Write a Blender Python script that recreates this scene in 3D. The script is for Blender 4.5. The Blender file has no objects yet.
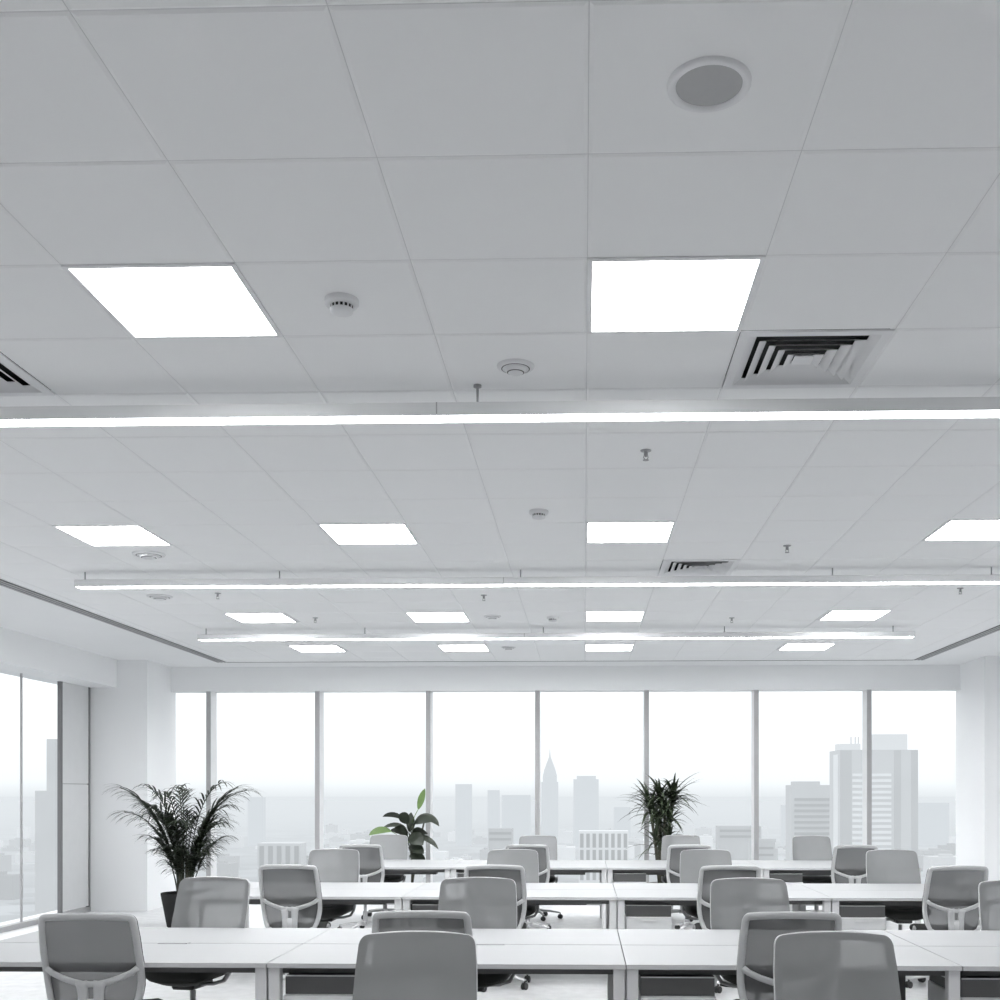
import bpy, math, random
from mathutils import Vector, Matrix
random.seed(7)
S = bpy.context.scene
COL = S.collection
PI = math.pi
EYE = 1.60           # camera height
CZ = 3.403           # ceiling height

# ------------------------------------------------------------------ helpers
class MB:
    def __init__(s): s.v = []; s.f = []; s.sm = []
    def add(s, vs, fs, smooth=False):
        n = len(s.v); s.v += [tuple(p) for p in vs]
        for f in fs: s.f.append(tuple(i + n for i in f)); s.sm.append(smooth)
    def box(s, x0, x1, y0, y1, z0, z1, b=0.0):
        if b <= 0:
            vs = [(x, y, z) for z in (z0, z1) for y in (y0, y1) for x in (x0, x1)]
            s.add(vs, [(0, 2, 3, 1), (4, 5, 7, 6), (0, 1, 5, 4), (2, 6, 7, 3), (0, 4, 6, 2), (1, 3, 7, 5)])
            return
        # chamfered box: three nested corner triples
        vs = []; idx = {}
        for sx in (0, 1):
            for sy in (0, 1):
                for sz in (0, 1):
                    X = (x0, x1)[sx]; Y = (y0, y1)[sy]; Z = (z0, z1)[sz]
                    dx = b if sx == 0 else -b; dy = b if sy == 0 else -b; dz = b if sz == 0 else -b
                    idx[sx, sy, sz] = len(vs)
                    vs += [(X, Y + dy, Z + dz), (X + dx, Y, Z + dz), (X + dx, Y + dy, Z)]
        fs = []
        I = lambda a, b_, c, k: idx[a, b_, c] + k
        fs.append((I(0,0,0,0), I(0,0,1,0), I(0,1,1,0), I(0,1,0,0)))
        fs.append((I(1,0,0,0), I(1,1,0,0), I(1,1,1,0), I(1,0,1,0)))
        fs.append((I(0,0,0,1), I(1,0,0,1), I(1,0,1,1), I(0,0,1,1)))
        fs.append((I(0,1,0,1), I(0,1,1,1), I(1,1,1,1), I(1,1,0,1)))
        fs.append((I(0,0,0,2), I(0,1,0,2), I(1,1,0,2), I(1,0,0,2)))
        fs.append((I(0,0,1,2), I(1,0,1,2), I(1,1,1,2), I(0,1,1,2)))
        for a in (0, 1):
            for c in (0, 1):
                fs.append((I(a,c,0,0), I(a,c,1,0), I(a,c,1,1), I(a,c,0,1)))
                fs.append((I(a,0,c,0), I(a,1,c,0), I(a,1,c,2), I(a,0,c,2)))
                fs.append((I(0,a,c,1), I(1,a,c,1), I(1,a,c,2), I(0,a,c,2)))
        for k in idx.values(): fs.append((k, k + 1, k + 2))
        s.add(vs, fs)
    def lathe(s, prof, c=(0, 0, 0), n=24, M=None, smooth=True, cap=True):
        vs = []
        for r, z in prof:
            for i in range(n):
                a = 2 * PI * i / n
                p = Vector((r * math.cos(a), r * math.sin(a), z))
                if M: p = M @ p
                vs.append((p.x + c[0], p.y + c[1], p.z + c[2]))
        fs = []
        for j in range(len(prof) - 1):
            for i in range(n):
                k = (i + 1) % n
                fs.append((j*n+i, j*n+k, (j+1)*n+k, (j+1)*n+i))
        s.add(vs, fs, smooth)
        if cap:
            m = len(prof) - 1
            s.add(vs[:n], [tuple(range(n - 1, -1, -1))]); s.add(vs[m*n:], [tuple(range(n))])
    def sweep(s, pts, nrm, a, c, n=10, closed=False, p=2.6):
        """superellipse section swept along pts; nrm(i) = thickness direction; a,c half sizes (numbers or lists)"""
        P = [Vector(q) for q in pts]; m = len(P); vs = []
        for i in range(m):
            if closed: t = P[(i + 1) % m] - P[i - 1]
            else: t = P[min(i + 1, m - 1)] - P[max(i - 1, 0)]
            t.normalize(); N = Vector(nrm(i)); N = (N - t * N.dot(t)).normalized(); B = t.cross(N)
            aa = a[i] if isinstance(a, (list, tuple)) else a; cc = c[i] if isinstance(c, (list, tuple)) else c
            for k in range(n):
                q = 2 * PI * (k + .5) / n; cx, sx = math.cos(q), math.sin(q)
                e = lambda w: math.copysign(abs(w) ** (2 / p), w)
                vs.append(P[i] + B * (aa * e(cx)) + N * (cc * e(sx)))
        fs = []
        for i in range(m if closed else m - 1):
            j = (i + 1) % m
            for k in range(n):
                l = (k + 1) % n
                fs.append((i*n+k, i*n+l, j*n+l, j*n+k))
        if not closed:
            fs.append(tuple(range(n - 1, -1, -1))); fs.append(tuple((m-1)*n + k for k in range(n)))
        s.add(vs, fs, True)
    def tube(s, pts, r, n=8):
        P = [Vector(q) for q in pts]
        d = (P[-1] - P[0]).normalized()
        up = Vector((0, 0, 1)) if abs(d.z) < .9 else Vector((0, 1, 0))
        s.sweep(pts, lambda i: up, r, r, n, p=2)
    def build(s, name, mat, parent=None, recalc=False):
        me = bpy.data.meshes.new(name); me.from_pydata(s.v, [], s.f)
        me.polygons.foreach_set('use_smooth', s.sm); me.materials.append(mat); me.update()
        if recalc:
            import bmesh
            bm = bmesh.new(); bm.from_mesh(me); bmesh.ops.recalc_face_normals(bm, faces=bm.faces); bm.to_mesh(me); bm.free()
        o = bpy.data.objects.new(name, me); COL.objects.link(o)
        if parent: o.parent = parent
        return o

def tag(o, label=None, cat=None, group=None, kind=None):
    if label: o['label'] = label
    if cat: o['category'] = cat
    if group: o['group'] = group
    if kind: o['kind'] = kind
    return o
def thing(name, label, cat, loc=(0, 0, 0), rz=0, group=None):
    o = bpy.data.objects.new(name, None); COL.objects.link(o)
    o.location = loc; o.rotation_euler = (0, 0, rz); o.empty_display_size = .1
    return tag(o, label, cat, group)
def copy_thing(root, loc, rz, label, group=None):
    def cp(o, par):
        c = o.copy(); COL.objects.link(c)
        if par is not None: c.parent = par
        for ch in [q for q in o.children]: cp(ch, c)
        return c
    r = cp(root, None); r.location = loc; r.rotation_euler = (0, 0, rz); r['label'] = label
    if group: r['group'] = group
    return r
def struct(name, mb, mat, label, cat, parent=None):
    o = mb.build(name, mat, parent)
    if parent is None: tag(o, label, cat, kind='structure')
    return o

# ------------------------------------------------------------------ materials
def nodes(name):
    m = bpy.data.materials.new(name); m.use_nodes = True
    nt = m.node_tree; nt.nodes.clear()
    out = nt.nodes.new('ShaderNodeOutputMaterial')
    return m, nt, out
def N(nt, t, **kw):
    n = nt.nodes.new(t)
    for k, v in kw.items():
        if k.startswith('_'): setattr(n, k[1:], v)
        else: n.inputs[k.replace('__', ' ')].default_value = v
    return n
def c4(c): return (c, c, c * 1.0, 1) if isinstance(c, (int, float)) else tuple(c) + (1,)
def pbr(name, col, rough=.5, var=.06, scale=8, bump=0, bscale=200, spec=.5, metal=0.0):
    m, nt, out = nodes(name)
    b = N(nt, 'ShaderNodeBsdfPrincipled', Roughness=rough, Metallic=metal)
    b.inputs['Specular IOR Level'].default_value = spec
    tc = N(nt, 'ShaderNodeTexCoord')
    no = N(nt, 'ShaderNodeTexNoise', Scale=scale, Detail=3.0)
    nt.links.new(tc.outputs['Object'], no.inputs['Vector'])
    mx = N(nt, 'ShaderNodeMix', _data_type='RGBA')
    C = Vector(c4(col)[:3])
    mx.inputs['A'].default_value = tuple(C * (1 - var)) + (1,)
    mx.inputs['B'].default_value = tuple(min(1, q) for q in C * (1 + var)) + (1,)
    nt.links.new(no.outputs['Fac'], mx.inputs['Factor'])
    nt.links.new(mx.outputs['Result'], b.inputs['Base Color'])
    if bump:
        n2 = N(nt, 'ShaderNodeTexNoise', Scale=bscale, Detail=2.0)
        nt.links.new(tc.outputs['Object'], n2.inputs['Vector'])
        bp = N(nt, 'ShaderNodeBump', Strength=bump, Distance=.002)
        nt.links.new(n2.outputs['Fac'], bp.inputs['Height']); nt.links.new(bp.outputs['Normal'], b.inputs['Normal'])
    nt.links.new(b.outputs[0], out.inputs[0])
    return m
def glow(name, col, strength):
    m, nt, out = nodes(name)
    e = N(nt, 'ShaderNodeEmission', Color=c4(col), Strength=strength)
    nt.links.new(e.outputs[0], out.inputs[0]); return m
def mesh_fabric(name, col, alpha):
    m, nt, out = nodes(name)
    b = N(nt, 'ShaderNodeBsdfPrincipled', Roughness=.75); b.inputs['Specular IOR Level'].default_value = .25
    tc = N(nt, 'ShaderNodeTexCoord')
    no = N(nt, 'ShaderNodeTexNoise', Scale=5.0, Detail=2.0); nt.links.new(tc.outputs['Object'], no.inputs['Vector'])
    mx = N(nt, 'ShaderNodeMix', _data_type='RGBA')
    C = Vector(c4(col)[:3]); mx.inputs['A'].default_value = tuple(C * .93) + (1,); mx.inputs['B'].default_value = tuple(C * 1.07) + (1,)
    nt.links.new(no.outputs['Fac'], mx.inputs['Factor'])
    geo = N(nt, 'ShaderNodeNewGeometry'); bk = N(nt, 'ShaderNodeMix', _data_type='RGBA')     # back faces take a darker colour than front faces
    bk.inputs['B'].default_value = tuple(C * .42) + (1,); nt.links.new(geo.outputs['Backfacing'], bk.inputs['Factor'])
    nt.links.new(mx.outputs['Result'], bk.inputs['A']); nt.links.new(bk.outputs['Result'], b.inputs['Base Color'])
    t = N(nt, 'ShaderNodeBsdfTransparent'); s = N(nt, 'ShaderNodeMixShader', Fac=alpha)
    nt.links.new(t.outputs[0], s.inputs[1]); nt.links.new(b.outputs[0], s.inputs[2]); nt.links.new(s.outputs[0], out.inputs[0])
    return m
def glass_mat(name):
    m, nt, out = nodes(name)
    fr = N(nt, 'ShaderNodeFresnel', IOR=1.12)
    t = N(nt, 'ShaderNodeBsdfTransparent', Color=(.97, .985, .99, 1)); g = N(nt, 'ShaderNodeBsdfGlossy', Roughness=.02)
    s = N(nt, 'ShaderNodeMixShader')
    nt.links.new(fr.outputs[0], s.inputs[0]); nt.links.new(t.outputs[0], s.inputs[1]); nt.links.new(g.outputs[0], s.inputs[2])
    nt.links.new(s.outputs[0], out.inputs[0]); return m

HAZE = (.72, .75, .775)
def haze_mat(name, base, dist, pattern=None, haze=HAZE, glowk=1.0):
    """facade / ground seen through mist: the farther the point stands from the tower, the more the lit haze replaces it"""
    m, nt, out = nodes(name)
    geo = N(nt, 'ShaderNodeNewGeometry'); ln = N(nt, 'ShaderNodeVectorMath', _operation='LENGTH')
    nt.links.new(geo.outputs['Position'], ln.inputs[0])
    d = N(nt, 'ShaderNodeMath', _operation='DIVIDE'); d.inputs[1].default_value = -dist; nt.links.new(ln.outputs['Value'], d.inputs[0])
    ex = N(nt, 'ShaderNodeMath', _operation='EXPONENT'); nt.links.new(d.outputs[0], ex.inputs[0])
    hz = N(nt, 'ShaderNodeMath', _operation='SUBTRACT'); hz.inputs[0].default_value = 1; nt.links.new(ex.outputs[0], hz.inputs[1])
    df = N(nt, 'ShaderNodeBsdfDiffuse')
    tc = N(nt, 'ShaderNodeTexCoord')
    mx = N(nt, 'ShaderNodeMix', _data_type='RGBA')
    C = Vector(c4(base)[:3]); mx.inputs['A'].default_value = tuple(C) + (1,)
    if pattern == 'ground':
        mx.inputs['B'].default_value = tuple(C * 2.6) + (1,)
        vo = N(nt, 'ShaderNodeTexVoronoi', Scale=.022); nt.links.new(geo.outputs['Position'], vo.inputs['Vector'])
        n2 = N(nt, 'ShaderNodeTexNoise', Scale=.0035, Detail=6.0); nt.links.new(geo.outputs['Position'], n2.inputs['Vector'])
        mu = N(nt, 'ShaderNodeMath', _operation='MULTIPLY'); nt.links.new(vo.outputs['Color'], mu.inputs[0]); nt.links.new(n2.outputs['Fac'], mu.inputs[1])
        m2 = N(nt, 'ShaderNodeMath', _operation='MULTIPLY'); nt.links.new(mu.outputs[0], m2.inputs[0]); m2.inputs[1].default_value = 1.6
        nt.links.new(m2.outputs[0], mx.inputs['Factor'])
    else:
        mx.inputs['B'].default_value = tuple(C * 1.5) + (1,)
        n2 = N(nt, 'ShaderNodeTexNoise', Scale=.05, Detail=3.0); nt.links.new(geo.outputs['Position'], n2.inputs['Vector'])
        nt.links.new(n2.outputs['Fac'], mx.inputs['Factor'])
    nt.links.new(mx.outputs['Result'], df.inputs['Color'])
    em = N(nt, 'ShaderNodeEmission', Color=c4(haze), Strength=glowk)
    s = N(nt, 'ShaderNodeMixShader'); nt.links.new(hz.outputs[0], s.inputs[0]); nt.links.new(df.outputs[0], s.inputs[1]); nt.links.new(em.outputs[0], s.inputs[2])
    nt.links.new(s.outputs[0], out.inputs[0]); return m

M = dict(
    tile=pbr('ceiling_tile_white', (.945, .947, .95), .8, .015, 3, .06, 420),
    plaster=pbr('plaster_white', (.89, .895, .90), .75, .015, 1.5),
    gap=pbr("joint_grey", (.72, .72, .73), .9, .02),
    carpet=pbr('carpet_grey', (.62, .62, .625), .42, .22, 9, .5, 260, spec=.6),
    white_metal=pbr('white_metal', (.80, .805, .81), .4, .02),
    frame_white=pbr('panel_frame_white', (.84, .84, .85), .5, .02),
    lit=glow('lamp_diffuser', (.97, .985, .995), 12.5), lit2=glow('lamp_diffuser_mid', (.97, .985, .995), 34.0), lit3=glow('lamp_diffuser_far', (.97, .985, .995), 24.0),
    lit_line=glow('lamp_line', (.97, .985, .995), 14.0), lit_line2=glow('lamp_line_far', (.97, .985, .995), 25.0),
    pend=pbr('pendant_grey', (.74, .745, .75), .45, .03),
    dark_hole=pbr('vent_dark', (.035, .035, .035), .8, .05),
    slot_dark=pbr('slot_dark', (.10, .10, .105), .6, .05),
    slot_fin=pbr('slot_fin', (.42, .42, .425), .5, .05),
    grille=pbr('speaker_grille', (.44, .44, .445), .6, .04, 40, .3, 900),
    det=pbr('detector_plastic', (.78, .78, .79), .5, .02),
    steel=pbr('brushed_steel', (.35, .35, .355), .35, .05, metal=.6),
    mull=pbr('mullion_grey', (.38, .38, .385), .5, .03),
    mull_lit=pbr('mullion_window_lit', (.72, .725, .73), .5, .03),  # paler copy of the mullion grey, carries the window light on its sides
    frame_dark=pbr('frame_dark', (.16, .16, .165), .5, .03),
    spandrel=pbr('spandrel_grey', (.66, .665, .67), .55, .03),
    glass=glass_mat('window_glass'),
    desk=pbr('desk_white_laminate', (.38, .384, .39), .5, .012, 3, spec=.3),
    desk_edge=pbr('desk_edge_grey', (.52, .52, .525), .5, .02),
    leg=pbr('desk_leg_grey', (.62, .62, .625), .45, .03),
    tray=pbr('tray_dark', (.10, .10, .10), .6, .05),
    rear=pbr('rear_wall_grey', (.62, .62, .625), .8, .03),
    screen=pbr('modesty_dark', (.10, .10, .10), .6, .05),
    ped=pbr('pedestal_grey', (.60, .605, .61), .45, .03),
    ch_frame=pbr('chair_frame_grey', (.45, .452, .457), .45, .03, 6),
    ch_mesh=mesh_fabric('chair_mesh', (.27, .272, .276), .86),
    seat=pbr('seat_black', (.028, .029, .027), .8, .1, 12, .4, 300),
    shell=pbr('seat_shell_grey', (.34, .343, .35), .5, .03),
    base=pbr('base_light_grey', (.62, .62, .625), .35, .03),
    rubber=pbr('caster_black', (.02, .02, .02), .55, .1),
    pot_dark=pbr('pot_dark', (.02, .02, .02), .85, .1, spec=.15),
    pot_grey=pbr('pot_grey', (.30, .30, .30), .6, .08),
    soil=pbr('soil', (.03, .025, .02), .95, .3, 40, .8, 60),
    palm=pbr('palm_leaf', (.018, .026, .014), .5, .45, 9),
    drac=pbr('strap_leaf', (.040, .055, .030), .5, .45, 9),
    broad=pbr('broad_leaf', (.028, .036, .024), .4, .4, 9),
    bright=pbr('bright_leaf', (.12, .20, .06), .45, .2, 12),
    stem=pbr('plant_stem', (.07, .07, .05), .7, .3, 20),
)

def carpet_window_light(m):  # carpet painted paler towards the windows, standing in for their reflected light
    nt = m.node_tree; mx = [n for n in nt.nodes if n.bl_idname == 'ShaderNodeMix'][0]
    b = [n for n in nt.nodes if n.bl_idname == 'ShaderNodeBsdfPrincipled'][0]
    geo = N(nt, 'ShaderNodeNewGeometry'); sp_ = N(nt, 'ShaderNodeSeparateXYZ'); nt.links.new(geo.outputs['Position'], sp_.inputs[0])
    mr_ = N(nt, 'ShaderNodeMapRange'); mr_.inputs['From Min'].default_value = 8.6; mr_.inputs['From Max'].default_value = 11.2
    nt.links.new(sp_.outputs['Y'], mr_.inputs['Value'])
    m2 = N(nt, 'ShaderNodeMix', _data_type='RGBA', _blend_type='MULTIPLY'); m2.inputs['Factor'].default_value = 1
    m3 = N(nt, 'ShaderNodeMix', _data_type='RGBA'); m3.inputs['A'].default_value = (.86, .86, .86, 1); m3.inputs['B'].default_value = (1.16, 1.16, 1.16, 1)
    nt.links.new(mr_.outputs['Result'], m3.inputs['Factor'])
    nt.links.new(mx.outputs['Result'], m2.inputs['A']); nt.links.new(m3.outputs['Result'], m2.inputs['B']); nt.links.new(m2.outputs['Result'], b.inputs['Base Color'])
carpet_window_light(M['carpet'])

# ------------------------------------------------------------------ the room
XL, XR = -6.33, 5.71          # bulkhead faces
GL, GR = -6.72, 6.10          # side glazing planes
YB, YF = 15.55, -7.0          # far fascia, wall behind the camera
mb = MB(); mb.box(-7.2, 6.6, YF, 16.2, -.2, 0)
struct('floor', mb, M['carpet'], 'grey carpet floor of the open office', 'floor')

# ceiling: bevelled lay-in tiles in a 0.6 m grid, plain plaster margins outside
T = .6; X0, Y0 = .012, 2.50
SLX0, SLX1, SRX0, SRX1, SBY = -5.06, -4.92, 4.46, 4.60, 14.97
skip = set()
LIGHTS = [(i, j) for j in (2, 8, 14, 18, -4) for i in (-6, -3, 0, 4)]  # the last row is unseen, added to light the near chair fronts
VENTS = [(1, 3), (-5, 3), (1, 10)]
skip.update(LIGHTS); skip.update(VENTS)
mb = MB()
i0, i1, j0, j1 = -9, 8, -16, 21
for i in range(i0, i1):
    for j in range(j0, j1):
        if (i, j) in skip: continue
        xa, xb = X0 + i * T, X0 + (i + 1) * T; ya, yb = Y0 + j * T, Y0 + (j + 1) * T
        xa, xb = max(xa, SLX1), min(xb, SRX0); ya, yb = max(ya, YF), min(yb, SBY - .005)
        if xb - xa < .03 or yb - ya < .03: continue
        g, b, h = .0013, .012, .0035
        vs = [(xa+g, ya+g, CZ+h), (xb-g, ya+g, CZ+h), (xb-g, yb-g, CZ+h), (xa+g, yb-g, CZ+h),
              (xa+b, ya+b, CZ), (xb-b, ya+b, CZ), (xb-b, yb-b, CZ), (xa+b, yb-b, CZ)]
        mb.add(vs, [(4, 7, 6, 5), (0, 4, 5, 1), (1, 5, 6, 2), (2, 6, 7, 3), (3, 7, 4, 0)])
ceil = struct('ceiling', mb, M['tile'], 'white suspended ceiling of square bevelled tiles', 'ceiling')
mb = MB()
for i in range(i0, i1):
    for j in range(j0, j1):
        if (i, j) in VENTS: continue
        xa, xb = max(X0 + i * T, SLX1), min(X0 + (i + 1) * T, SRX0); ya, yb = max(Y0 + j * T, YF), min(Y0 + (j + 1) * T, SBY)
        z = CZ + .004
        if xb > xa and yb > ya: mb.add([(xa, ya, z), (xa, yb, z), (xb, yb, z), (xb, ya, z)], [(0, 1, 2, 3)])
mb.build('ceiling_grid_backing', M['gap'], ceil)
mb = MB()
mb.box(-7.0, SLX0, YF, 16.2, CZ, CZ + .06); mb.box(SRX1, 6.4, YF, 16.2, CZ, CZ + .06)
mb.box(SLX0, SRX1, SBY + .03, 16.2, CZ, CZ + .06)
mb.build('plaster_margin', M['plaster'], ceil)
mb = MB(); mb.box(-7.2, 6.6, YF, 16.2, CZ + .08, CZ + .3); mb.build('slab', M['plaster'], ceil)

mb = MB(); mb.box(-7.2, 6.6, YF - .2, YF, 0, CZ + .3)
struct('wall_rear', mb, M['rear'], 'plain grey wall behind the desks', 'wall')
mb = MB(); mb.box(-5.92, 5.29, YB, 15.74, 3.05, CZ)
struct('trim_1', mb, M['plaster'], 'white bulkhead above the far row of windows', 'bulkhead')
mb = MB(); mb.box(-6.95, XL, YF, 14.70, 3.03, CZ)
struct('trim_2', mb, M['plaster'], 'white bulkhead above the left windows', 'bulkhead')
mb = MB(); mb.box(XR, 6.4, YF, 14.60, 3.03, CZ)
struct('trim_3', mb, M['plaster'], 'white bulkhead along the right side of the ceiling', 'bulkhead')
mb = MB(); mb.box(-7.0, -5.915, 14.70, 15.74, 0, CZ)
struct('wall_left', mb, M['plaster'], 'white column in the far left corner behind the potted palm', 'column')
mb = MB(); mb.box(5.285, 6.4, 14.60, 15.74, 0, CZ)
struct('wall_right', mb, M['plaster'], 'white column in the far right corner', 'column')

# far glazing
MX = [-5.361, -3.797, -2.212, -0.658, 0.887, 2.431, 4.009]
edges = [-5.915] + MX + [5.285]
for k in range(8):
    w = bpy.data.objects.new('window_%d' % (k + 1), None); COL.objects.link(w); w.location = (edges[k], 15.73, 0)
    nth = ('leftmost narrow', 'second', 'third', 'fourth', 'fifth', 'sixth', 'seventh', 'rightmost')[k]
    tag(w, '%s full-height pane of the far window wall, counted from the left' % nth, 'window', kind='structure')
    g = MB(); xa = .035 if k else 0; xb = edges[k + 1] - edges[k] - (.035 if k < 7 else 0)
    g.add([(xa, 0, .08), (xb, 0, .08), (xb, 0, 3.05), (xa, 0, 3.05)], [(0, 1, 2, 3)]); g.build('glass_pane', M['glass'], w)
    if k:
        a = MB(); a.box(-.034, .034, -.205, .05, .06, 3.06, .004); q = a.build('mullion', M['mull_lit'], w)
        a = MB(); a.box(-.033, .033, -.213, -.2055, .06, 3.05, .002); a.build('shaded_front', M['mull'], q)  # darker sheet stands in for the shade on the backlit mullion face
    a = MB(); a.box(0, edges[k + 1] - edges[k], -.06, .04, 0, .08); a.build('bottom_rail', M['mull'], w)
# side glazing
LY = [14.66, 13.86, 12.92, 11.4, 9.9, 8.4, 6.9, 5.4, 3.9, 2.4]
for nm, xa, xb in (('wall_left.001', -6.75, -6.60), ('wall_right.001', 5.98, 6.15)):
    mb = MB(); mb.box(xa, xb, YF, 2.4, 0, 3.05)
    struct(nm, mb, M['rear'], 'plain grey side wall beside the viewpoint', 'wall')
for side, gx in ((0, GL), (1, GR)):
    for k in range(len(LY) - 1):
        y1, y0 = LY[k], LY[k + 1]
        if side: y1 = min(y1, 14.58)
        w = bpy.data.objects.new('window_%d' % (9 + k + side * 20), None); COL.objects.link(w); w.location = (gx, y0, 0)
        tag(w, '%s window bay on the %s side, number %d from the far corner' % ('grey blanked' if (k == 0 and not side) else 'glazed', ('left', 'right')[side], k + 1), 'window', kind='structure')
        if k == 0 and not side:
            p = MB(); p.box(-.03, .03, .04, y1 - y0 - .03, .08, 1.715); p.box(-.03, .03, .04, y1 - y0 - .03, 1.727, 3.1); p.build('blank_panel', M['spandrel'], w)
            p = MB(); p.box(-.02, .02, .05, y1 - y0 - .05, 1.71, 1.73); p.build('panel_joint', M['mull'], w)
            p = MB(); p.box(-.01, .035, y1 - y0 - .025, y1 - y0 + .02, 0, 3.1); p.build('mullion', M['frame_dark'], w)
            p = MB(); p.box(-.01, .035, -.02, .03, 0, 3.1); p.build('mullion', M['frame_dark'], w)
        else:
            g = MB(); g.add([(0, .0, .06), (0, y1 - y0, .06), (0, y1 - y0, 3.1), (0, 0, 3.1)], [(0, 1, 2, 3)]); g.build('glass_pane', M['glass'], w)
            p = MB(); p.box(-.01, .012, -.009, .009, 0, 3.1); p.build('mullion', M['mull'], w)
        p = MB(); p.box(-.05, .05, 0, y1 - y0, 0, .06); p.build('bottom_rail', M['mull'], w)

# ------------------------------------------------------------------ ceiling fittings
def panel():
    r = thing('led_panel', '', 'ceiling light', group='square ceiling lights')
    f = MB(); e = .018
    for a in ((-.3, .3, -.3, -.3 + e), (-.3, .3, .3 - e, .3), (-.3, -.3 + e, -.3 + e, .3 - e), (.3 - e, .3, -.3 + e, .3 - e)):
        f.box(a[0], a[1], a[2], a[3], -.003, .02)
    f.build('frame', M['frame_white'], r)
    d = MB(); q = .3 - e; d.box(-q, q, -q, q, 0, .012); d.build('diffuser', M['lit'], r)
    return r
lp = panel()
_d = [c for c in lp.children if c.name.startswith('diffuser')][0].data
D2 = _d.copy(); D2.materials[0] = M['lit2']; D3 = _d.copy(); D3.materials[0] = M['lit3']
jn = {2: 'nearest ceiling row', 8: 'second ceiling row', 14: 'third ceiling row', 18: 'last ceiling row',
      -4: 'unseen row added for light over the viewpoint', -10: 'row behind the viewpoint'}
inn = {-6: 'far left', -3: 'left of centre', 0: 'right of centre', 4: 'far right'}
for k, (i, j) in enumerate(LIGHTS):
    loc = (X0 + (i + .5) * T + ({-6: -.03, 4: .03}.get(i, 0) if j >= 14 else 0), Y0 + (j + .5) * T, CZ)
    lab = 'square lit ceiling panel, %s one of the %s' % (inn[i], jn[j])
    if k == 0: lp.location = loc; lp['label'] = lab
    else:
        o = copy_thing(lp, loc, 0, lab)
        if j >= 8:
            for ch in o.children:
                if ch.name.startswith('diffuser'):
                    ch.data = D2 if j == 8 else D3

def vent():
    r = thing('air_diffuser', '', 'air vent', group='square air vents')
    p = MB(); h = .297
    def ring(m, a, za, b, zb):
        vs = [(-a, -a, za), (a, -a, za), (a, a, za), (-a, a, za), (-b, -b, zb), (b, -b, zb), (b, b, zb), (-b, b, zb)]
        m.add(vs, [(0, 4, 5, 1), (1, 5, 6, 2), (2, 6, 7, 3), (3, 7, 4, 0)])
    ring(p, h, -.004, .258, -.004); ring(p, h, .004, h, -.004); ring(p, .258, -.004, .258, .004)
    p.build('frame', M['frame_white'], r)
    d = MB(); d.box(-.285, .285, -.285, .285, .070, .075); ring(d, .284, .004, .284, .07); d.build('backing', M['dark_hole'], r)
    for q in range(5):
        a = .2575 - q * .046
        l = MB(); ring(l, a, -.004, a - .034, .014); ring(l, a - .0345, .0155, a + .0005, -.003)
        l.build('louvre', M['frame_white'], r)
    c = MB(); c.box(-.04, .04, -.04, .04, .0, .006); c.build('centre_plate', M['frame_white'], r)
    return r
vp = vent()
vl = ['square louvred air vent right of the nearest right light panel', 'square louvred air vent cut off by the left edge of the photo', 'small far square louvred air vent above the middle pendant light']
for k, (i, j) in enumerate(VENTS):
    loc = (X0 + (i + .5) * T, Y0 + (j + .5) * T, CZ)
    if k == 0: vp.location = loc; vp['label'] = vl[0]
    else: copy_thing(vp, loc, 0, vl[k])

sp = thing('ceiling_speaker', 'round grey ceiling speaker with white ring near the top right', 'speaker', (.318, 2.797, CZ))
a = MB(); a.lathe([(.107, .0), (.106, -.008), (.100, -.011), (.086, -.009), (.084, -.003)], n=48, cap=False); a.build('ring', M['frame_white'], sp)
a = MB(); a.lathe([(.0001, -.0065), (.05, -.006), (.085, -.004)], n=48, cap=False); a.build('grille', M['grille'], sp)

def detector(big):
    r = thing('smoke_detector', '', 'smoke detector', group='round detectors on the ceiling')
    a = MB(); R = .062 if big else .058
    a.lathe([(R, 0), (R, -.016), (R * .93, -.022), (R * .72, -.024)], n=32, cap=False); a.lathe([(.0001, -.02), (R * .73, -.024)], n=32, cap=False)
    a.build('mounting_base', M['det'], r)
    a = MB(); a.lathe([(R * .66, -.022), (R * .64, -.036)], n=24, cap=False)
    a.build('sensor_chamber', M['dark_hole'], r)
    a = MB()
    for k in range(16):
        t = 2 * PI * k / 16; c, s_ = math.cos(t), math.sin(t)
        Mx = Matrix.Rotation(t, 4, 'Z')
        vs = [Mx @ Vector(p) for p in ((R*.69, -.0035, -.022), (R*.69, .0035, -.022), (R*.67, .0035, -.037), (R*.67, -.0035, -.037))]
        a.add(vs, [(0, 1, 2, 3)])
    a.lathe([(R * .70, -.036), (R * .66, -.046), (R * .4, -.051), (.0001, -.052)], n=32, cap=False)
    a.build('cap', M['det'], r)
    return r
dp = detector(True)
for k, (x, y, lab) in enumerate([(-.885, 3.985, 'round white smoke detector right of the nearest left light panel'),
        (-.288, 7.0, 'small round smoke detector between the two central panels of the second row'),
        (-.320, 11.21, 'tiny round smoke detector just above the farthest pendant light')]):
    if k == 0: dp.location = (x, y, CZ); dp['label'] = lab
    else: copy_thing(dp, (x, y, CZ), 0, lab)
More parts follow.
